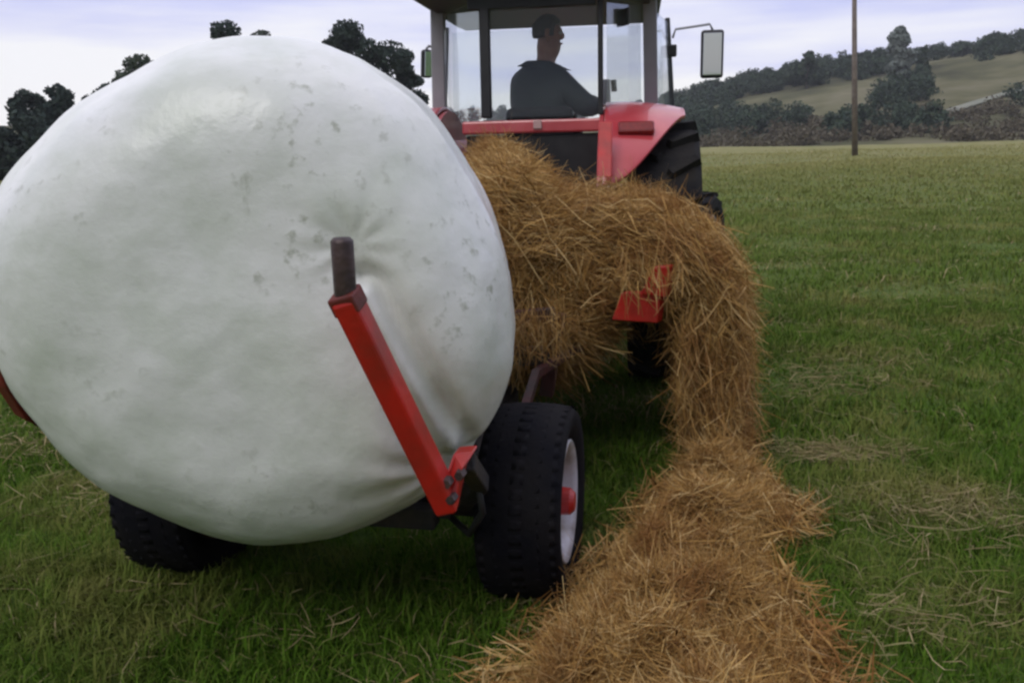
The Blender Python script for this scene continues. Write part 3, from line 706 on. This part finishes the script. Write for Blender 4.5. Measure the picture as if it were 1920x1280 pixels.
# ------------------------------------------------------------------ grass
def grass():
    rng = np.random.default_rng(17); VV = []; FF = []; MI = []; o = 0
    cx = np.array([p.x for p in WC]); cy = np.array([p.y for p in WC])
    for (y0, y1, n, hgt, wid, nclump) in [(1.6, 4.2, 120000, .075, .0045, 1500), (4.2, 8, 140000, .078, .007, 2600), (8, 18, 150000, .085, .013, 4200), (18, 48, 130000, .10, .03, 7000), (44, 82, 45000, .10, .05, 5000)]:
        cyl = y0+(y1-y0)*rng.random(nclump)**.85; wx = cyl*.62+.5; ccx = (rng.random(nclump)*2-1)*wx
        ci = rng.integers(0, nclump, n); sprd = .035+.03*(y0/3)
        y = cyl[ci]+rng.normal(size=n)*sprd*rng.choice([1, 3], n); x = ccx[ci]+rng.normal(size=n)*sprd*rng.choice([1, 3], n)
        ch = (.45+.95*rng.random(nclump)**1.6)[ci]
        z = np.array([gh(a, b_) for a, b_ in zip(x, y)])
        pn = np.array([mnoise.noise(Vector((a*.9, b_*1.7, 7))) for a, b_ in zip(x, y)])
        h = hgt*ch*(.5+.8*rng.random(n))*(1+.7*pn)
        dead = rng.random(n) < np.clip(.04+.7*(np.array([mnoise.noise(Vector((a*.55, b_*1.3, 2.7))) for a, b_ in zip(x, y)])-.28), .02, .6)
        a = rng.random(n)*6.283; lean = (.25+.75*rng.random(n)); lean[dead] += .8
        d = np.stack([np.cos(a), np.sin(a)], 1); s = np.stack([-np.sin(a), np.cos(a), np.zeros(n)], 1)
        w = wid*(.6+.8*rng.random(n))[:, None]
        P0 = np.stack([x, y, z-.01], 1)
        P1 = P0.copy(); P1[:, :2] += d*(h*lean*.35)[:, None]; P1[:, 2] += h*.6
        P2 = P0.copy(); P2[:, :2] += d*(h*lean)[:, None]; P2[:, 2] += h*(1.0-.28*np.minimum(lean, 1.5))
        V = np.stack([P0-s*w*.5, P0+s*w*.5, P1+s*w*.42, P1-s*w*.42, P2+s*w*.08, P2-s*w*.08], 1).reshape(-1, 3)
        B0 = np.arange(n)[:, None]*6
        F = np.concatenate([B0+np.array([[0, 1, 2, 3]]), B0+np.array([[3, 2, 4, 5]])], 1).reshape(-1, 4)
        VV.append(V); FF.append(F+o); o += len(V); MI.append(np.repeat(dead.astype(int), 2))
    ob = link_mesh('grass', np_mesh('grass', np.concatenate(VV), np.concatenate(FF), np.concatenate(MI)), [M['grass'], M['deadgrass']])
    tag(ob, 'short tufted pasture grass with dry blades covering the paddock', 'grass', kind='stuff')
grass()

# ------------------------------------------------------------------ tractor
TX, TY, TH = .20, 5.78, R(8)
TR = empty('tractor', (TX, TY, 0), -TH); tag(TR, 'red tractor with a grey pillared glass cab pulling the bale feeder', 'tractor')
TM = Matrix.Translation((TX, TY, 0)) @ Matrix.Rotation(-TH, 4, 'Z'); TI = TM.inverted()
def tl(px, py, D): return TI @ at(px, py, D)
def tractor_wheel(x, y, rad, wid, side, steer=0.0, lugs=20):
    w = empty('wheel', (x, y, rad-.02), -steer, TR); r = rad; t = wid/2
    b = MB(); b.lathe([(r*.60, -t*.75), (r*.75, -t), (r*.9, -t*.98), (r*.955, -t*.8), (r*.965, 0), (r*.955, t*.8), (r*.9, t*.98), (r*.75, t), (r*.60, t*.75), (r*.58, 0)], (0, 0, 0), 'X', 56)
    for k in range(lugs):
        for s in (-1, 1):
            a = 2*math.pi*(k+.5*(s > 0))/lugs; c = Vector((s*t*.5, r*.975*math.cos(a), r*.975*math.sin(a)))
            b.box(c, (t*1.02, .05*r/.8, .055*r/.8), Matrix.Rotation(a-math.pi/2, 3, 'X') @ Matrix.Rotation(s*.62, 3, 'Z'), .85)
    b.build('tyre', M['mudrubber'], w, False)
    b = MB(); s = side
    b.lathe([(r*.60, s*t*.7), (r*.625, s*t*.78), (r*.6, s*t*.82), (r*.55, s*t*.6), (r*.5, s*t*.1), (r*.25, s*t*.02), (r*.25, -s*t*.08), (r*.5, -s*t*.05), (r*.58, -s*t*.6), (r*.6, -s*t*.75)], (0, 0, 0), 'X', 40)
    b.build('rim', M['trim'], w, True)
    b = MB(); b.lathe([(.001, s*t*.4), (r*.12, s*t*.4), (r*.16, s*t*.3), (r*.27, s*t*.06), (r*.27, -s*t*.1), (.001, -s*t*.1)], (0, 0, 0), 'X', 24, False)
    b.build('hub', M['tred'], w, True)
RW = .80
tractor_wheel(.76, 0, RW, .42, 1); tractor_wheel(-.76, 0, RW, .42, -1)
tractor_wheel(1.14, 2.35, .52, .30, 1, R(16), 16); tractor_wheel(-.90, 2.35, .52, .30, -1, R(16), 16)
b = MB(); b.tube([(-.86, 2.35, .5), (.86, 2.35, .5)], .07, square=True); b.build('front_axle', M['iron'], TR, bevel=.01)
b = MB(); b.tube([(-.6, 0, .78), (.6, 0, .78)], .13, 20); b.box((0, .1, .80), (.46, .9, .55)); b.box((0, 1.3, .78), (.36, 1.6, .42)); b.build('gearbox', M['iron'], TR, bevel=.02)
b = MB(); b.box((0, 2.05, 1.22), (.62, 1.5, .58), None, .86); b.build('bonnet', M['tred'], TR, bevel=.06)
b = MB(); b.box((0, 2.82, 1.2), (.5, .04, .5)); b.build('grille', M['black'], TR, bevel=.01)
b = MB(); b.tube([(.34, 1.75, 1.4), (.36, 1.75, 1.6), (.36, 1.75, 1.95)], [.03, .045, .03], 14); b.build('exhaust', M['black'], TR, True)
# mudguards over the rear wheels, cut back on their outer edge
def fender(s):
    xb = .42 if s > 0 else .58            # inner edge
    def fn(u, v):
        x = s*(xb+(.46 if s > 0 else .40)*u); r = RW+.10-.03*u**3
        a1 = math.radians(150 - 42*min(1, max(0, u-.08)/.9)**1.7)      # end angle, measured from the front over the top
        a0 = math.radians(52); a = a0+(a1-a0)*v
        z = RW + r*math.sin(a); y = -r*math.cos(a)*-1
        return Vector((x, r*math.cos(a), z - .02*u*u))
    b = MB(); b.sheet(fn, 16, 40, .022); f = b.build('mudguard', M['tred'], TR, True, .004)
    # inner wall
    poly = []
    for k in range(25):
        a = math.radians(52+(150-52)*k/24); r = RW+.085; poly.append((s*(xb-.005), r*math.cos(a), RW+r*math.sin(a)))
    poly.append((s*(xb-.005), -.45, 1.25)); poly.append((s*(xb-.005), .35, 1.25))
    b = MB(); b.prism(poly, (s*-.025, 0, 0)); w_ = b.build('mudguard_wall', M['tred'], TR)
    b = MB(); b.prism([(s*(xb-.02), -.90, 1.30), (s*(xb+.055), -.90, 1.30), (s*(xb+.055), -.70, 1.585), (s*(xb-.02), -.70, 1.585)], (0, -.03, 0)); b.build('mudguard_stay', M['red'], TR, bevel=.006)
    b = MB(); b.box((s*(xb+(.18 if s > 0 else .24)), -.545, 1.545), (.20, .05, .075), Matrix.Rotation(R(-38), 3, 'X')); b.build('tail_light', M['lamp'], f, bevel=.012)
fender(1); fender(-1)
# cab
ZS, ZT = 1.63, 2.30
CL, CR, Cy = -.275, .395, -.30; Bx, By = .68, .35; Ax, Ay = .80, 1.30
def post(p, q, w, m, name='pillar', n=4): 
    b = MB(); b.tube([p, q], w, square=True); return b.build(name, m, TR, bevel=.008)
def bent(p, q, w, m): b = MB(); b.tube([p, (Vector(p)+Vector(q))/2, q], w, 12); return b.build('pillar', m, TR, True)
for s in (-1, 1):
    cx = CL if s < 0 else CR; post((cx, Cy, ZS), (cx, Cy+.03, ZT+.04), .042 if s < 0 else .022, M['black'])
    post((s*(Bx+.02), By, ZS-.25), (s*Bx, By, ZT+.05), .062, M['grey'])
    post((s*(Ax+.10), Ay, 1.15), (s*(Ax+.02), Ay, ZT+.04), .026, M['darkgrey'])
b = MB(); b.box((0, .50, ZT+.085), (1.52, 1.86, .09)); b.box((0, .50, ZT+.16), (1.44, 1.74, .07)); b.build('roof', M['darkgrey'], TR, bevel=.03)
b = MB(); b.box((0, Cy+.02, ZT-.01), (.74, .05, .10)); b.box((0, .5, ZT+.025), (1.36, 1.6, .03)); b.build('headlining', M['black'], TR, bevel=.005)
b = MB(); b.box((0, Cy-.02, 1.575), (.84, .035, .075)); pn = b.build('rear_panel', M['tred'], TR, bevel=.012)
b = MB(); b.box((.03, Cy-.045, 1.585), (.05, .015, .05)); b.build('plate_lamp', M['amber'], pn, bevel=.005)
b = MB(); b.box((0, Cy+.01, 1.33), (.80, .04, .40)); b.box((0, .5, 1.13), (1.0, 1.6, .05)); b.build('cab_floor', M['black'], TR, bevel=.01)
def pane(name, q): b = MB(); n = ((Vector(q[1])-Vector(q[0])).cross(Vector(q[3])-Vector(q[0]))).normalized()*.005; b.prism(q, n); return b.build(name, M['glass'], TR)
pane('rear_window', [(CL+.035, Cy, ZS), (CR-.02, Cy, ZS), (CR-.02, Cy+.03, ZT-.06), (CL+.035, Cy+.03, ZT-.06)])
for s in (-1, 1):
    cx = CL if s < 0 else CR
    pane('quarter_window', [(cx+s*.035, Cy+.02, ZS), (s*(Bx-.05), By-.05, ZS), (s*(Bx-.06), By-.05, ZT), (cx+s*.035, Cy+.05, ZT)])
    pane('door_window', [(s*(Bx+.04), By+.05, ZS-.2), (s*(Ax+.07), Ay-.04, ZS-.3), (s*(Ax+.02), Ay-.04, ZT), (s*(Bx+.01), By+.05, ZT)])
    b = MB(); b.tube([(s*(Bx+.02), By+.06, ZS-.24), (s*(Ax+.08), Ay-.05, ZS-.4)], .02, square=True); b.build('door_sill', M['darkgrey'], TR)
pane('windscreen', [(-Ax+.0, Ay+.03, 1.6), (Ax-.0, Ay+.03, 1.6), (Ax-.02, Ay+.01, ZT), (-Ax+.02, Ay+.01, ZT)])
b = MB(); b.box((.52, .02, ZT-.10), (.15, .02, .10), Matrix.Rotation(R(-62), 3, 'Z')); b.build('work_light', M['darkgrey'], TR, bevel=.012)
b = MB(); b.tube([tl(1150, 150, 5.65), tl(1152, 172, 5.65)], .018, 10); b.build('window_catch', M['black'], TR, True)
b = MB(); b.box((0, 1.05, 1.38), (.42, .22, .5)); b.build('dashboard', M['black'], TR, bevel=.04)
b = MB(); b.tube([(0, .98, 1.55), (0, .82, 1.70)], .02, 10)
ring = [Vector((.19*math.cos(a), .80+.19*math.sin(a)*.55, 1.71+.19*math.sin(a)*.83)) for a in [2*math.pi*k/24 for k in range(25)]]
b.tube(ring, .014, 8); b.build('steering_wheel', M['black'], TR, True)
b = MB(); b.box((0, .30, 1.30), (.48, .46, .13)); b.box((0, .08, 1.52), (.42, .10, .36), Matrix.Rotation(R(8), 3, 'X')); b.build('seat', M['cloth'], TR, bevel=.04)
b = MB(); b.box((0, .30, 1.19), (.34, .34, .12)); b.build('seat_base', M['black'], TR, bevel=.01)
# mirrors
def mirror(c, s, p, w, h, yaw, tilt):
    b = MB(); b.tube([p, p+Vector((s*.02, 0, .06)), Vector((c.x-s*.02, c.y, c.z+h*.62)), Vector((c.x, c.y, c.z+h*.5))], .009, 10); b.build('mirror_arm', M['grey'], TR, True)
    rot = Matrix.Rotation(-s*R(yaw), 3, 'Z') @ Matrix.Rotation(R(tilt), 3, 'X')
    b = MB(); b.box(c, (w, .05, h), rot); hs = b.build('mirror', M['black'], TR, bevel=.02)
    b = MB(); b.box(c + rot @ Vector((0, -.027, 0)), (w*.8, .006, h*.87), rot); b.build('mirror_glass', M['mirror'], hs, bevel=.002)
mc = tl(1335, 102, 6.95); mirror(mc, 1, Vector((Ax+.06, Ay, mc.z+.12)), .165, .34, -2, 1.9)
b = MB(); p = Vector((Ax+.055, Ay-.01, mc.z+.03)); b.box(p, (.07, .06, .085)); b.build('mirror_bracket', M['black'], TR, bevel=.01)
mc2 = tl(800, 120, 6.6); mirror(mc2, -1, Vector((-Ax-.0, Ay-.3, mc2.z+.06)), .085, .19, 50, 6)
# linkage
for s in (-1, 1):
    b = MB(); b.tube([(s*.24, -.3, .62), (s*.38, -.95, .52)], .03, square=True); b.build('lower_link', M['iron'], TR)
    b = MB(); b.tube([(s*.22, -.25, 1.12), (s*.33, -.62, 1.16)], .032, square=True); b.tube([(s*.33, -.62, 1.16), (s*.36, -.7, .56)], .018, 8); b.build('lift_arm', M['iron'], TR)
b = MB(); b.tube([(0, -.3, 1.0), (0, -.7, .95)], .024, 10); b.build('top_link', M['iron'], TR, True)
b = MB(); b.box((0, -.6, .43), (.09, .75, .035)); b.build('hitch_bar', M['iron'], TR, bevel=.005)
b = MB(); b.box((.0, -.33, 1.16), (.55, .12, .22)); b.tube([(-.2, -.4, 1.2), (-.1, -.6, 1.1), (0.02, -.9, .8), (.05, -1.2, .6)], .014, 8); b.tube([(-.1, -.4, 1.2), (0, -.65, 1.05), (0.06, -.95, .75), (.08, -1.2, .6)], .014, 8); b.build('hydraulic_block', M['black'], TR)

# ------------------------------------------------------------------ driver
def skin_mesh(nodes, edges, root, levels=2):
    me = bpy.data.meshes.new('tmp'); names = list(nodes); ix = {k: i for i, k in enumerate(names)}
    me.from_pydata([nodes[k][0] for k in names], [(ix[a], ix[b_]) for a, b_ in edges], [])
    o = bpy.data.objects.new('tmp', me); COL.objects.link(o)
    o.modifiers.new('s', 'SKIN')
    sv = me.skin_vertices[0].data
    for i, k in enumerate(names):
        r = nodes[k][1]; sv[i].radius = r if isinstance(r, tuple) else (r, r); sv[i].use_root = (k == root)
    sb = o.modifiers.new('d', 'SUBSURF'); sb.levels = levels; sb.render_levels = levels
    dg = bpy.context.evaluated_depsgraph_get(); dg.update()
    res = bpy.data.meshes.new_from_object(o.evaluated_get(dg)); bpy.data.objects.remove(o); return res
def driver():
    # sits on the seat, twisted to the right and looking back over his right arm
    hip = Vector((0, .27, 1.43))
    nd = {}
    def P(k, x, y, z, r): nd[k] = (Vector((x, y, z)), r)
    P('pelvis', 0, .24, 1.44, (.15, .12)); P('waist', .0, .22, 1.58, (.145, .115)); P('chest', .01, .23, 1.74, (.160, .125)); P('neck0', .02, .25, 1.93, (.075, .07)); P('neck', .03, .27, 2.01, .054)
    P('jaw', .045, .275, 2.085, (.062, .07)); P('skull', .05, .275, 2.165, (.082, .09)); P('crown', .045, .275, 2.225, (.06, .07))
    P('nose', .15, .25, 2.125, .013); P('chin', .115, .26, 2.06, .026)
    P('shL', -.13, .32, 1.85, .068); P('elL', -.17, .52, 1.68, .048); P('wrL', -.05, .70, 1.74, .032); P('paL', -.02, .77, 1.76, .034)
    P('shR', .17, .17, 1.84, .068); P('elR', .27, .10, 1.70, .05); P('wrR', .34, .32, 1.70, .034); P('paR', .355, .39, 1.71, .036)
    ed = [('pelvis', 'waist'), ('waist', 'chest'), ('chest', 'neck0'), ('neck0', 'neck'), ('neck', 'jaw'), ('jaw', 'skull'), ('skull', 'crown'), ('skull', 'nose'), ('jaw', 'chin'),
          ('chest', 'shL'), ('shL', 'elL'), ('elL', 'wrL'), ('wrL', 'paL'), ('chest', 'shR'), ('shR', 'elR'), ('elR', 'wrR'), ('wrR', 'paR')]
    for s, q, dr, sx in (('L', Vector((-.02, .77, 1.76)), Vector((.25, .85, -.1)), 1), ('R', Vector((.355, .39, 1.71)), Vector((.1, .95, -.15)), -1)):
        dr.normalize(); sd = Vector((1, -.2, 0)).normalized()
        for i, (o_, ln) in enumerate([(-.03, .062), (-.01, .072), (.011, .068), (.031, .052)]):
            a = q+sd*o_+dr*.035; b1 = a+dr*ln*.5+Vector((0, 0, -.008)); c1 = b1+dr*ln*.3+Vector((0, 0, -.03))
            nd[f'f{s}{i}a'] = (a, .0105); nd[f'f{s}{i}b'] = (b1, .0095); nd[f'f{s}{i}c'] = (c1, .0075)
            ed += [('pa'+s, f'f{s}{i}a'), (f'f{s}{i}a', f'f{s}{i}b'), (f'f{s}{i}b', f'f{s}{i}c')]
        th = q-sd*.045*(1 if s == 'L' else 1)+dr*.0; nd[f't{s}a'] = (th, .0115); nd[f't{s}b'] = (th+dr*.035+Vector((0, 0, -.02)), .0095)
        ed += [('wr'+s, f't{s}a'), (f't{s}a', f't{s}b')]
    for s, x in (('L', -.1), ('R', .1)):
        P('hp'+s, x, .28, 1.42, .085); P('kn'+s, x*1.5, .70, 1.46, .062); P('an'+s, x*1.4, .84, 1.12+.12, .045); P('to'+s, x*1.5, .98, 1.20, .036)
        ed += [('pelvis', 'hp'+s), ('hp'+s, 'kn'+s), ('kn'+s, 'an'+s), ('an'+s, 'to'+s)]
    me = skin_mesh(nd, ed, 'pelvis')
    body = link_mesh('person', me, M['skin'], None, True)
    body.matrix_world = TM
    tag(body, 'driver in a dark jacket seated in the tractor cab, turned to the right', 'person')
    def garment(name, keys, grow, m, lv=2):
        n2 = {k: (nd[k][0] - (Vector((0, 0, .035)) if k == 'neck' else Vector()), tuple(x+grow for x in (nd[k][1] if isinstance(nd[k][1], tuple) else (nd[k][1],)*2))) for k in keys}
        e2 = [e_ for e_ in ed if e_[0] in n2 and e_[1] in n2]
        o = link_mesh(name, skin_mesh(n2, e2, keys[0], lv), m, body, True); return o
    garment('jacket', ['pelvis', 'waist', 'chest', 'neck0', 'neck', 'shL', 'elL', 'wrL', 'shR', 'elR', 'wrR'], .034, M['jacket'])
    garment('trousers', ['pelvis', 'hpL', 'knL', 'anL', 'hpR', 'knR', 'anR'], .014, M['trouser'])
    for s in 'LR':
        b = MB(); b.tube([nd['an'+s][0]+Vector((0, -.03, -.0)), nd['an'+s][0]+Vector((0, .02, -.04)), nd['to'+s][0]+Vector((0, .03, -.005))], [.06, .058, .04], 14); b.build('boot', M['black'], body, True)
    # hair: a shell over the back and top of the skull
    c = Vector((.040, .277, 2.168)); b = MB()
    def hf(u, v):
        th_ = u*2*math.pi; ph = v*math.pi*.62
        d = Vector((math.sin(ph)*math.cos(th_), math.sin(ph)*math.sin(th_), math.cos(ph)))
        r = .098 - .020*max(0, d.x)*(1 if d.z < .45 else 0) + .006*mnoise.noise(d*6)
        cutb = max(0, d.x-.35)*.05 if d.z < .5 else 0
        return c + Vector((d.x*.98*(r-cutb), d.y*(r-cutb)*.90, d.z*r*1.0))
    b.sheet(hf, 36, 16, .012); b.build('hair', M['hair'], body, True)
    for y in (-.032, .032):
        b = MB(); b.lathe([(.001, -.011), (.008, -.008), (.011, 0), (.008, .008), (.001, .011)], (.123, .262+y, 2.15), 'X', 12, False); b.build('eye', M['eye'], body, True)
    for y in (-1, 1):
        b = MB(); b.tube([(.048, .275+y*.082, 2.10), (.044, .275+y*.097, 2.135), (.046, .275+y*.095, 2.165), (.056, .275+y*.083, 2.172)], [.009, .013, .014, .008], 8); b.build('ear', M['skin'], body, True)
    b = MB(); b.tube([(.123, .235, 2.088), (.130, .258, 2.088), (.123, .282, 2.088)], [.004, .007, .004], 8); b.build('mouth', M['lamp'], body, True)
driver()

# ------------------------------------------------------------------ thin air between here and the hill
def haze():
    b = MB(); b.box((0, 0, 24), (900, 900, 56)); m = bpy.data.materials.new('haze_air'); m.use_nodes = True; t = m.node_tree
    t.nodes.remove(t.nodes['Principled BSDF']); v = t.nodes.new('ShaderNodeVolumePrincipled')
    v.inputs['Color'].default_value = (.92, .94, .98, 1); v.inputs['Density'].default_value = .00042; v.inputs['Anisotropy'].default_value = .2
    t.links.new(v.outputs[0], t.nodes['Material Output'].inputs['Volume'])
    tag(b.build('haze', m), 'thin pale haze in the air between the paddock and the hill', 'haze', kind='stuff')
haze()
